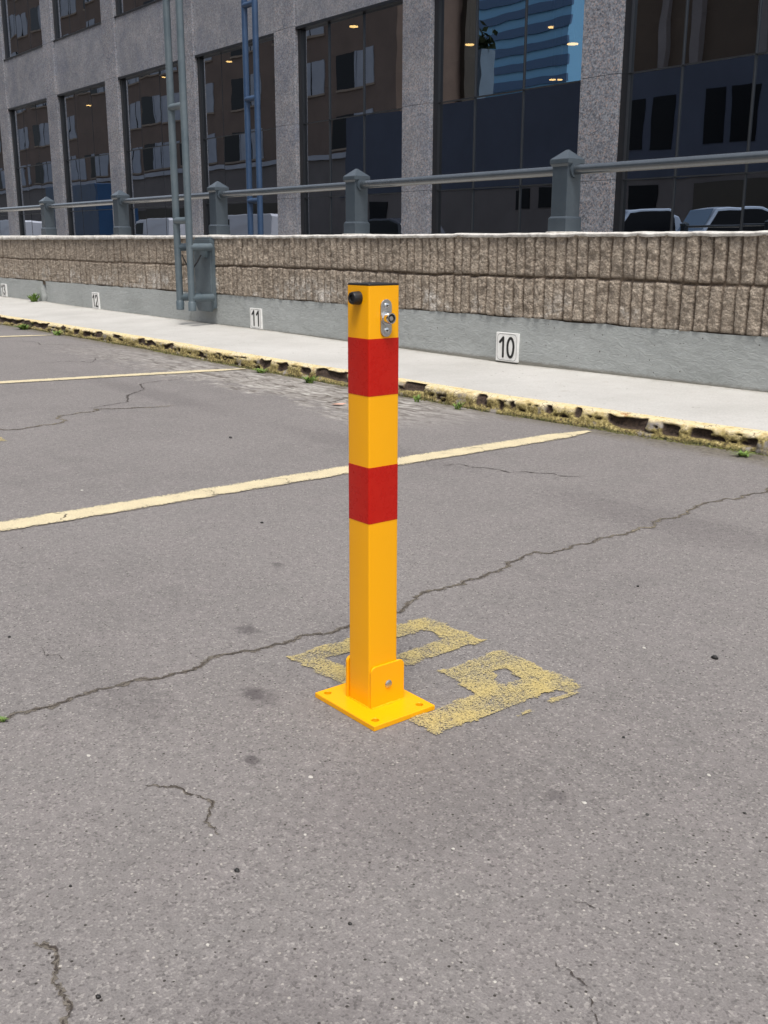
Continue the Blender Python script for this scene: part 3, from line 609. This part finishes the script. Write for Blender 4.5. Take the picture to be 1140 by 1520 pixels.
# lock: obround escutcheon, two screws, protruding barrel
ly, lz = .9172, .5998; X0 = BX1
mb = MB(); pl = [(ly+.0098*math.cos(a), lz+.0165+.0098*math.sin(a)) for a in [math.pi*i/12 for i in range(13)]]+[(ly+.0098*math.cos(a), lz-.0165+.0098*math.sin(a)) for a in [math.pi+math.pi*i/12 for i in range(13)]]
mb.prism(pl, 0, X0, X0+.0022); lk = part(mb, 'lock_plate', STEEL, bo, bevel=.0006)
for dz in (.0172, -.0172):
    mb = MB(); mb.tube([(X0+.0022, ly, lz+dz), (X0+.0030, ly, lz+dz), (X0+.0036, ly, lz+dz)], [.0042, .0040, .0028], 18); mb.tube([(X0+.00361, ly, lz+dz), (X0+.0037, ly, lz+dz)], .0014, 10, m=1)
    
    scr = part(mb, 'screw', [CHROME, BLK], bo, onto=lk, smooth=True)
mb = MB(); mb.tube([(X0+.0022, ly, lz), (X0+.004, ly, lz)], .0098, 24); mb.lathe((X0, ly, lz), (1, 0, 0), [(.004, .0080), (.0130, .0080), (.0140, .0075), (.0140, .0062), (.0118, .0060)]); lb = part(mb, 'lock_barrel', CHROME, bo, onto=lk, smooth=True)
mb = MB(); mb.tube([(X0+.0090, ly, lz), (X0+.0124, ly, lz)], .0061, 28); part(mb, 'key_face', BLK, bo, onto=lk)
mb = MB(); mb.tube([(X0+.0125, ly, lz), (X0+.0134, ly, lz)], [.0034, .0030], 20); kc = part(mb, 'key_core', STEEL, bo, onto=lk)
# rubber knob on the other face
kx, kz = -1.1706, .6275
mb = MB(); mb.lathe((kx, BY0, kz), (0, -1, 0), [(0, .0096), (.0110, .0088), (.0128, .0080), (.0130, .0052), (.0106, .0046), (.0104, .0001)]); part(mb, 'rubber_knob', BLK, bo, smooth=True)

# ------------------------------------------------------------------ office building with granite pillars
YF, YG = 10.8, 10.93
off = thing('office_building', (-15, 12, 0), 'grey granite office building with dark reflective windows behind the parapet', 'building')
bays = []
for k in range(-2, 9):
    xl_ = -9.50-3.614*k; xr_ = xl_+(.60 if k < 1 else .645); bays.append((xl_, xr_))
    mb = MB(); mb.box(xl_+.006, xr_-.006, YF+.008, YG+.118, 0, 13.0)
    zj = [0, 1.507, 2.769, 4.36, 5.60, 7.4, 9.3, 10.5, 13.0]
    for a, b in zip(zj, zj[1:]): mb.box(xl_, xr_, YF, YG+.12, a+.003, b-.003)
    part(mb, 'pillar', GRAN if k < 1 else GRANM, off, bevel=.004)
bays.sort()
for (al, ar), (bl, br) in zip(bays, bays[1:]):
    x0, x1 = ar, bl
    for (z0, z1) in ((4.36, 5.60), (9.3, 10.5)):
        mb = MB(); mb.box(x0+.012, x1-.012, YF+.05, YG+.10, z0, z1); part(mb, 'spandrel', GRANP, off)
    for (z0, z1, low) in ((.05, 4.36, 1), (5.60, 9.3, 0)):
        wn = MB(); m_ = (x0+.87, x0+1.84); mw = .007 if x0 > -17 else .0035
        g = .03
        wn.box(x0, x0+.10, YG-.05, YG+.05, z0, z1, 1); wn.box(x1-.045, x1, YG-.05, YG+.05, z0, z1, 1); wn.box(x0, x1, YF+.03, YG+.05, z1-.05, z1-.002, 1)
        if not low: wn.box(x0, x1, YF+.03, YG+.05, z0+.002, z0+.03, 1)
        for mx_ in m_: wn.box(mx_-mw, mx_+mw, YG-(.022 if mw > .005 else .004), YG+.03, z0, z1-.05, 0 if mw > .005 else 1)
        if low:
            for zt2 in (2.772, 1.510): wn.box(x0+.10, x1-.045, YG-.024, YG+.031, zt2-.006, zt2+.006, 0)
        wf = part(wn, 'window_frame', [FRAME, DFRAME], off)
        mb = MB()
        ex = [x0+.10, m_[0]-mw, m_[0]+mw, m_[1]-mw, m_[1]+mw, x1-.045]; ez = [z0, 1.504, 1.516, 2.766, 2.778, z1-.05] if low else [z0+.03, z1-.05]
        for a in range(0, 6, 2):
            for c in range(0, len(ez), 2):
                R = random.Random(int(x0*100)+a*7+c); tx = R.uniform(-.002, .002); tz = R.uniform(-.0015, .0015)
                mb.add([(ex[a], YG-tx, ez[c]), (ex[a+1], YG+tx, ez[c]), (ex[a+1], YG+tx+tz, ez[c+1]), (ex[a], YG-tx+tz, ez[c+1])], [(0, 1, 2, 3)])
        part(mb, 'window_pane', GLASS, off, onto=wf)
mb = MB(); mb.box(-42, -1, YG+.2, 18, 5.0, 5.2); mb.box(-42, -1, YG+.2, 18, 9.6, 9.8); part(mb, 'ceiling', INTR, off)
mb = MB(); mb.box(-42, -1, 18, 18.3, 0, 13); mb.box(-42.3, -42, YG+.12, 18.3, 0, 13); mb.box(-1, -.7, YG+.12, 18.3, 0, 13); mb.box(-42, -1, YG+.2, 18, .02, .06); mb.box(-42, -1, YG+.13, YG+.2, 4.4, 5.55); part(mb, 'inner_wall', INTW, off)
lamps = [(-17.279, 4.791, 1.0), (-12.084, 4.021, .7), (-11.632, 3.715, 1), (-12.024, 3.243, .6), (-11.866, 3.225, .5), (-30.011, 4.558, .9), (-25.294, 4.785, .6), (-22.041, 4.747, .8), (-13.973, 4.02, .9)]
for i, (x, z, k) in enumerate(lamps):
    mb = MB(); mb.tube([(x, 13, z), (x, 13, z+.012)], .085*k, 20); ob = part(mb, 'ceiling_lamp', LAMP, off)
    mb = MB(); mb.tube([(x, 13, z+.0125), (x, 13, z+.05), (x, 13, 5.0)], [.09*k, .03, .006], 14); part(mb, 'lamp_shade', DFRAME, off, onto=ob)

# ------------------------------------------------------------------ the other side of the lot, seen mirrored in the windows
def flat(name, col, rough=.8, var=.12):
    P = Mt(name); P.set('col', P.mix(1.0, col, P.ramp(P.noise(.6, 4, .6), [(.3, g3(1-var)), (.7, g3(1+var))]), 'MULTIPLY')); P.set('rough', rough); return P.m
SLATE = flat('dark_slate_render', (.060, .072, .105, 1)); BROWN = flat('terracotta_brick', (.155, .108, .083, 1)); BEIGE = flat('beige_render', (.26, .20, .15, 1))
DARKW = Mt('dark_window', col=(.003, .004, .006, 1), rough=.35, spec=.15).m; BLIND = flat('white_blind', (.32, .34, .38, 1)); TAUPE = flat('taupe_wall', (.14, .125, .12, 1)); GARAGE = flat('garage_door', (.06, .052, .04, 1))
NAVY = flat('navy_truck_paint', (.012, .045, .11, 1), .35); CARW = flat('pale_blue_car_paint', (.42, .50, .62, 1), .22, .03); VANW = flat('white_van_paint', (.60, .61, .66, 1), .3, .03)
CARG = Mt('car_glass', col=(.10, .18, .28, 1), rough=.12).m  # windscreen blue: reflected sky put into the base colour
TYRE = Mt('tyre', col=(.012, .012, .012, 1), rough=.8).m
BLUEG = Mt('blue_tower_glass', col=(.17, .42, .64, 1), rough=.25).m; NAVYG = Mt('dark_blue_band', col=(.045, .11, .22, 1), rough=.3).m  # bright sky mirrored by the tower panes is painted in as their blue

b1 = thing('dark_building', (-32, -18, 0), 'dark slate building with narrow slit windows, mirrored in the lower right panes', 'building')
mb = MB(); mb.box(-48.6, 8, -24, -14, 3.32, 7.45); part(mb, 'upper_wall', SLATE, b1)
mb = MB(); mb.box(-48.6, 8, -24, -14.05, 0, 3.318); part(mb, 'ground_wall', TAUPE, b1)
for (a, b, c, d) in [(-31.3, -30.4, 4.5, 6.5), (-29.15, -28.4, 4.5, 6.5), (-27.97, -26.95, 4.45, 6.5), (-25.2, -24.3, 4.5, 6.5), (-24.0, -23.1, 4.5, 6.5), (-20.6, -19.8, 4.5, 6.5), (-19, -18.1, 4.5, 6.5)]:
    mb = MB(); mb.box(a, b, -14.0, -13.97, c, d); part(mb, 'slit_window', DARKW, b1)
for (a, b, c, d) in [(-35.08, -34.18, 2.3, 3.2), (-33.68, -32.8, 2.3, 3.2), (-29.0, -27.6, 2.2, 3.1), (-46, -44.6, .1, 2.9)]:
    mb = MB(); mb.box(a, b, -14.05, -14.0, c, d); part(mb, 'ground_window', DARKW, b1)
for (a, b) in [(-25.3, -22.0), (-21.4, -18)]:
    mb = MB(); mb.box(a, b, -14.05, -13.99, 0, 3.1); part(mb, 'garage_door', GARAGE, b1)

b2 = thing('apartment_block', (-106, -36, 0), 'terracotta apartment block with white blinds, mirrored in the left windows', 'building')
mb = MB(); mb.box(-175, -56.7, -27, -24.5, 0, 33); mb.box(-175, -73, -40, -27.002, 0, 33); part(mb, 'wall', BROWN, b2)
wm = None
for i in range(13):
    for f in range(6):
        x = -152+i*7.3; z = 7.4+f*4.1
        if wm is None:
            mb = MB(); mb.box(x, x+2.2, -24.49, -24.43, z, z+2.3, 0); mb.box(x+2.4, x+5.4, -24.49, -24.42, z, z+2.3, 1); mb.box(x+2.23, x+2.37, -24.49, -24.38, z, z+2.3, 1); mb.box(x-.1, x+5.5, -24.49, -24.38, z-.14, z, 2); mb.box(x+3.85, x+3.93, -24.42, -24.38, z, z+2.3, 0)
            wm = part(mb, 'window', [DARKW, BLIND, BEIGE], b2); ox, oz = x, z
        elif (i*5+f*3) % 11:
            c = wm.copy(); C.objects.link(c); c.parent = b2; c.location = (x-ox, 0, z-oz)
b3 = thing('low_annex', (-100, -24, 0), 'pale low annex wall mirrored above the parked vans', 'building')
mb = MB(); mb.box(-160, -50.5, -24.2, -20, 0, 6.2); part(mb, 'wall', TAUPE, b3); mb = MB(); mb.box(-160, -50.3, -24.3, -19.8, 6.2, 6.5); part(mb, 'roof_edge', BLIND, b3)
mb = MB(); mb.box(-90, -62, -20, -19.95, .1, 3.6); part(mb, 'garage_door', GARAGE, b3)
b4 = thing('brown_tower', (-80, -45, 0), 'slim brown tower mirrored left of the blue striped high-rise', 'building')
mb = MB(); mb.box(-84, -77.6, -50, -45, 0, 60); mb.box(-77.6, -76.9, -50, -48.2, 0, 60, 1); part(mb, 'wall', [BROWN, GARAGE], b4)
b5 = thing('glass_high_rise', (-170, -160, 0), 'blue high-rise with pale and dark horizontal stripes mirrored in the centre window', 'building')
mb = MB(); mb.box(-186, -152.5, -180, -150, 0, 130); part(mb, 'facade', BLUEG, b5)
mb = MB()
for f in range(36): mb.box(-186.5, -152, -150, -149.4, 1+3.6*f, 2.7+3.6*f)
part(mb, 'dark_band', NAVYG, b5)
b7 = thing('grey_block', (-87, -62, 0), 'small grey blue block with treetops on its roof, mirrored before the striped high-rise', 'building')
mb = MB(); mb.box(-96, -87, -62, -60, 0, 21); part(mb, 'wall', flat('grey_blue_wall', (.14, .20, .26, 1)), b7)
for f in range(6):
    mb = MB(); mb.box(-95.5, -87.4, -60, -59.9, 4+f*3, 5.3+f*3); part(mb, 'window_band', NAVYG, b7)
mb = MB(); R = random.Random(4)
for _ in range(260):
    c = Vector((R.uniform(-96, -87), R.uniform(-62, -60), 21+abs(R.gauss(0, 1.0)))); u_ = Vector((R.uniform(-1, 1), R.uniform(-1, 1), R.uniform(-1, 1))).normalized()*.45; v_ = u_.orthogonal()
    mb.add([c-u_, c+v_, c+u_, c-v_*.6], [(0, 1, 2, 3)])
part(mb, 'roof_planting', leafm('far_leaves', (.03, .05, .02), (.07, .10, .04)), b7)
b6 = thing('brown_office', (-25, -36, 0), 'brown building with pale vertical ribs mirrored in the upper right panes', 'building')
mb = MB(); mb.box(-45.5, 8, -44, -32, 0, 30); part(mb, 'wall', flat('deep_brown_wall', (.10, .068, .045, 1)), b6)
mb = MB()
for x in (-41.5, -38.8, -34.5, -32.4, -29, -25, -22, -18): mb.box(x, x+.5, -32, -31.6, 8, 30)
part(mb, 'rib', flat('pale_rib', (.22, .19, .18, 1)), b6)

def car_mesh(cx, y0, L, W, H, paint, name, lab, cat, kind='car'):
    th = thing(name, (cx, y0-L/2, 0), lab, cat)
    if kind == 'car': prof_ = [(0, .35), (0, .72), (.06, .80), (.27, .95), (.40, H-.06), (.50, H), (.74, H-.02), (.90, H-.22), (.985, .95), (1, .6), (1, .35)]; gl = [(.29, .95), (.41, H-.13), (.50, H-.08), (.73, H-.09), (.86, H-.25), (.88, .97)]
    elif kind == 'van': prof_ = [(0, .35), (0, .9), (.05, 1.05), (.14, 1.25), (.24, H-.08), (.32, H), (.98, H), (1, H-.1), (1, .35)]; gl = [(.15, 1.22), (.25, H-.18), (.42, H-.16), (.42, 1.2)]
    else: prof_ = [(0, .45), (0, 1.3), (.02, 2.3), (.05, 2.45), (.22, 2.45), (.24, 2.45), (.24, H), (1, H), (1, .6), (.24, .45)]; gl = [(.02, 1.4), (.03, 2.2), (.16, 2.2), (.16, 1.4)]
    def P(u, v, x): return (x, y0-u*L, v)
    n = len(prof_); mb = MB(); V = []
    for (dx, ins) in ((-W/2, 0), (W/2, 0)): V += [P(u, v, cx+dx*(1-.12*max(0, (v-.95))/max(.3, H-.95)*(kind != 'truck'))) for u, v in prof_]
    mb.add(V, [tuple(range(n)), tuple(range(n, 2*n))[::-1]]+[(i, n+i, n+(i+1) % n, (i+1) % n) for i in range(n)]); body = part(mb, 'body', paint, th, bevel=.03)
    for sg in (-1, 1):
        mb = MB(); m = len(gl); V = [P(u, v, cx+sg*(W/2+.012)*(1-.12*max(0, (v-.95))/max(.3, H-.95)*(kind != 'truck'))) for u, v in gl]; mb.add(V, [tuple(range(m))]); part(mb, 'side_window', DARKW, th)
        for u in (.17, .80):
            mb = MB(); mb.tube([(cx+sg*(W/2-.2), y0-u*L, .33), (cx+sg*(W/2+.02), y0-u*L, .33)], .33, 20); wh = part(mb, 'wheel', TYRE, th)
            mb = MB(); mb.tube([(cx+sg*(W/2+.021), y0-u*L, .33), (cx+sg*(W/2+.03), y0-u*L, .33)], .2, 14); part(mb, 'rim', STEEL, th, onto=wh)
        mb = MB(); mb.box(cx+sg*(W/2-.35)-.15, cx+sg*(W/2-.35)+.15, y0-.02, y0+.02, .6, .74); part(mb, 'headlight', WHITE, th)
        if kind != 'truck': mb = MB(); mb.box(cx+sg*(W/2+.12)-.1, cx+sg*(W/2+.12)+.1, y0-.30*L, y0-.27*L, .95, 1.08); part(mb, 'wing_mirror', paint, th)
    if kind == 'car':
        a, b = prof_[3], prof_[4]; mb = MB(); mb.add([P(a[0]+.02, a[1]+.05, cx-W/2*.86), P(a[0]+.02, a[1]+.05, cx+W/2*.86), P(b[0]-.012, b[1]-.02, cx+W/2*.80), P(b[0]-.012, b[1]-.02, cx-W/2*.80)], [(0, 1, 2, 3)]); mb.v = [(v[0], v[1]+.02, v[2]+.015) for v in mb.v]; part(mb, 'windscreen', CARG, th)
    return th
car_mesh(-21.2, -2.6, 3.9, 1.70, 1.80, CARW, 'parked_car', 'pale blue hatchback mirrored in the pane right of the right pillar', 'car').rotation_euler = (0, 0, math.radians(28))
car_mesh(-17.7, -2.4, 3.9, 1.70, 1.76, CARW, 'parked_car', 'pale blue car mirrored at the right edge of the windows', 'car').rotation_euler = (0, 0, math.radians(28))
def side_on(cx, cy, L, W, H, *a):
    th = car_mesh(cx, cy+L/2, L, W, H, *a); th.rotation_euler = (0, 0, math.radians(90)); return th
side_on(-41.3, -3.5, 5.6, 1.9, 1.95, VANW, 'parked_van', 'white van mirrored behind the blue mast', 'van', 'van')
side_on(-50.6, -3.5, 4.9, 1.9, 1.95, VANW, 'parked_van', 'white van mirrored beside the green mast', 'van', 'van')
side_on(-31.0, -3.2, 4.2, 1.75, 1.62, flat('dark_car_paint', (.03, .035, .05, 1), .2, .03), 'parked_car', 'dark car mirrored beside the second railing post', 'car')
side_on(-62.0, -4.2, 9.0, 2.5, 4.0, NAVY, 'box_truck', 'navy blue box truck mirrored in the left windows', 'truck', 'truck')
side_on(-72.5, -3.8, 5.2, 2.0, 2.2, VANW, 'parked_van', 'white van mirrored behind the leftmost railing posts', 'van', 'van')

# ------------------------------------------------------------------ weeds, moss, pebbles, litter
def weed(x, y, z, lab, n, h, spread, seed, wide=.006, mat=LEAF):
    R = random.Random(seed); mb = MB()
    for _ in range(n):
        a = R.uniform(0, 6.28); l = h*R.uniform(.5, 1.1); s_ = spread*R.uniform(.3, 1); bx, by = x+R.uniform(-1, 1)*spread*.35, y+R.uniform(-1, 1)*spread*.2
        d = Vector((math.cos(a), math.sin(a), 0)); nn = Vector((-d.y, d.x, 0)); wd = wide*R.uniform(.6, 1.2); p = Vector((bx, by, z)); V = []
        for k, (t_, w_) in enumerate(((0, .5), (.4, 1), (.75, .7), (1, .05))):
            q = p+d*s_*t_**1.6+Vector((0, 0, l*(t_-.35*t_*t_*R.uniform(.6, 1.4)))); V += [q-nn*wd*w_/2, q+nn*wd*w_/2]
        mb.add(V, [(2*k, 2*k+1, 2*k+3, 2*k+2) for k in range(3)])
    o = mb.build('weed_tuft', mat, loc=(x, y, z)); tag(o, lab, 'weed'); return o
weed(-10.93, 3.98, .10, 'leafy green weed growing from the joint in the wall left of tile 12', 34, .13, .10, 1, .03)
weed(-8.72, 3.07, 0, 'bright yellow green grass clump at the kerb foot, far left', 90, .07, .10, 2, .010)
weed(-8.0, 3.08, 0, 'thin green grass tuft at the kerb foot in front of tile 12', 40, .06, .09, 12, .008)
weed(-4.42, 3.03, 0, 'green grass tuft at the kerb foot just left of the bollard', 70, .055, .06, 3, .006)
weed(-4.95, 3.06, 0, 'low green tuft at the kerb foot where the second bay line ends', 50, .035, .07, 13, .006)
weed(-3.57, 3.04, 0, 'small grass tuft at the kerb foot just right of the bollard', 22, .06, .03, 4, .006)
weed(-3.29, 3.04, 0, 'spiky grass tuft at the kerb foot second to the right of the bollard', 22, .055, .04, 5, .006)
weed(-1.93, 3.12, 0, 'low dark green tuft at the kerb foot near the right edge', 40, .025, .05, 6, .006)
weed(-1.470, .435, 0, 'tiny green sprout in the long crack at the left edge', 26, .010, .012, 7, .0022)
R = random.Random(9); mb = MB()
for i in range(3000):
    x = R.choice([R.uniform(-12, -1.2), R.uniform(-6.5, -1.5)]); yk = float(np.interp(x, KX, KY)); g_ = abs(R.gauss(0, .011))
    if vnoise(np.array([x*4+99.]), np.array([0.]), 101)[0] < .38 and R.random() < .7: continue
    y = yk-g_+.004; r = R.uniform(.002, .006); h = R.uniform(.002, .012)*math.exp(-g_/.03); a = R.uniform(0, 3)
    V = [(x+r*math.cos(a+2.1*k), y+r*math.sin(a+2.1*k), .0005) for k in range(3)]+[(x+R.uniform(-r, r), y+R.uniform(-r, r)*.5, h)]
    mb.add(V, [(0, 1, 3), (1, 2, 3), (2, 0, 3)])
tag(mb.build('kerb_moss', MOSSM), 'low green and brown moss growing along the foot of the kerb', 'moss', kind='stuff')
PEB = Mt('black_pebble', col=(.018, .017, .016, 1), rough=.5).m; CHIP = Mt('white_chip', col=(.48, .46, .42, 1), rough=.7).m
def pebble(name, x, y, r, mat, lab, cat, grp, fl=.7, seed=0):
    R = random.Random(seed); mb = MB(); nv, nu = 5, 7; V = []
    for j in range(nv):
        a = math.pi*(j+.5)/nv
        for i in range(nu): b = 2*math.pi*i/nu; k = r*R.uniform(.75, 1.2); V.append((x+k*math.sin(a)*math.cos(b)*1.25, y+k*math.sin(a)*math.sin(b), .6*r*fl+k*fl*math.cos(a)))
    mb.add(V, [(j*nu+i, j*nu+(i+1) % nu, (j+1)*nu+(i+1) % nu, (j+1)*nu+i) for j in range(nv-1) for i in range(nu)]+[tuple(range(nu)), tuple(range((nv-1)*nu, nv*nu))[::-1]])
    o = mb.build(name, mat, smooth=True, loc=(x, y, 0)); tag(o, lab, cat, grp); return o
for i, (x, y, r) in enumerate([(-.916, .516, .0030), (-.943, 1.495, .0055), (-.759, .561, .0022), (-1.007, .354, .0018), (-.821, .306, .0026), (-.698, .986, .0022), (-.623, 1.087, .002), (-1.805, .561, .003), (-1.274, 1.706, .003), (-.852, 1.132, .0022), (-3.3, 1.9, .006), (-3.15, 2.5, .006), (-2.2, 1.35, .004)]):
    pebble('pebble', x, y, r, PEB, 'tiny black pebble lying loose on the grey asphalt', 'pebble', 'loose black pebbles on the asphalt', seed=i)
for i, (x, y, r) in enumerate([(-.767, .946, .0030), (-.823, .426, .0020), (-1.285, .493, .0030), (-1.0, .529, .0022), (-.523, .807, .0018), (-.709, 1.135, .0026), (-1.041, .705, .003), (-2.835, 1.129, .004), (-.795, .742, .002), (-1.051, 1.438, .003), (-.66, .55, .0018), (-.93, .62, .0018), (-.60, .62, .0018)]):
    pebble('white_chip', x, y, r, CHIP, 'tiny pale chip of stone lying on the grey asphalt', 'chip', 'pale chips on the asphalt', .35, seed=i+40)
mb = MB(); mb.add([(-3.735, 2.675, .004), (-3.705, 2.67, .008), (-3.685, 2.70, .006), (-3.68, 2.72, .012), (-3.715, 2.70, .008)], [(0, 1, 2, 4), (2, 3, 4)])
LF = Mt('dry_leaf', col=(.62, .36, .27, 1), rough=.7).m
o = mb.build('dry_leaf', LF, loc=(-3.7, 2.69, 0)); sm = o.modifiers.new('thick', 'SOLIDIFY'); sm.thickness = .001; tag(o, 'pinkish dry leaf on the broken asphalt just left of the bollard', 'leaf')
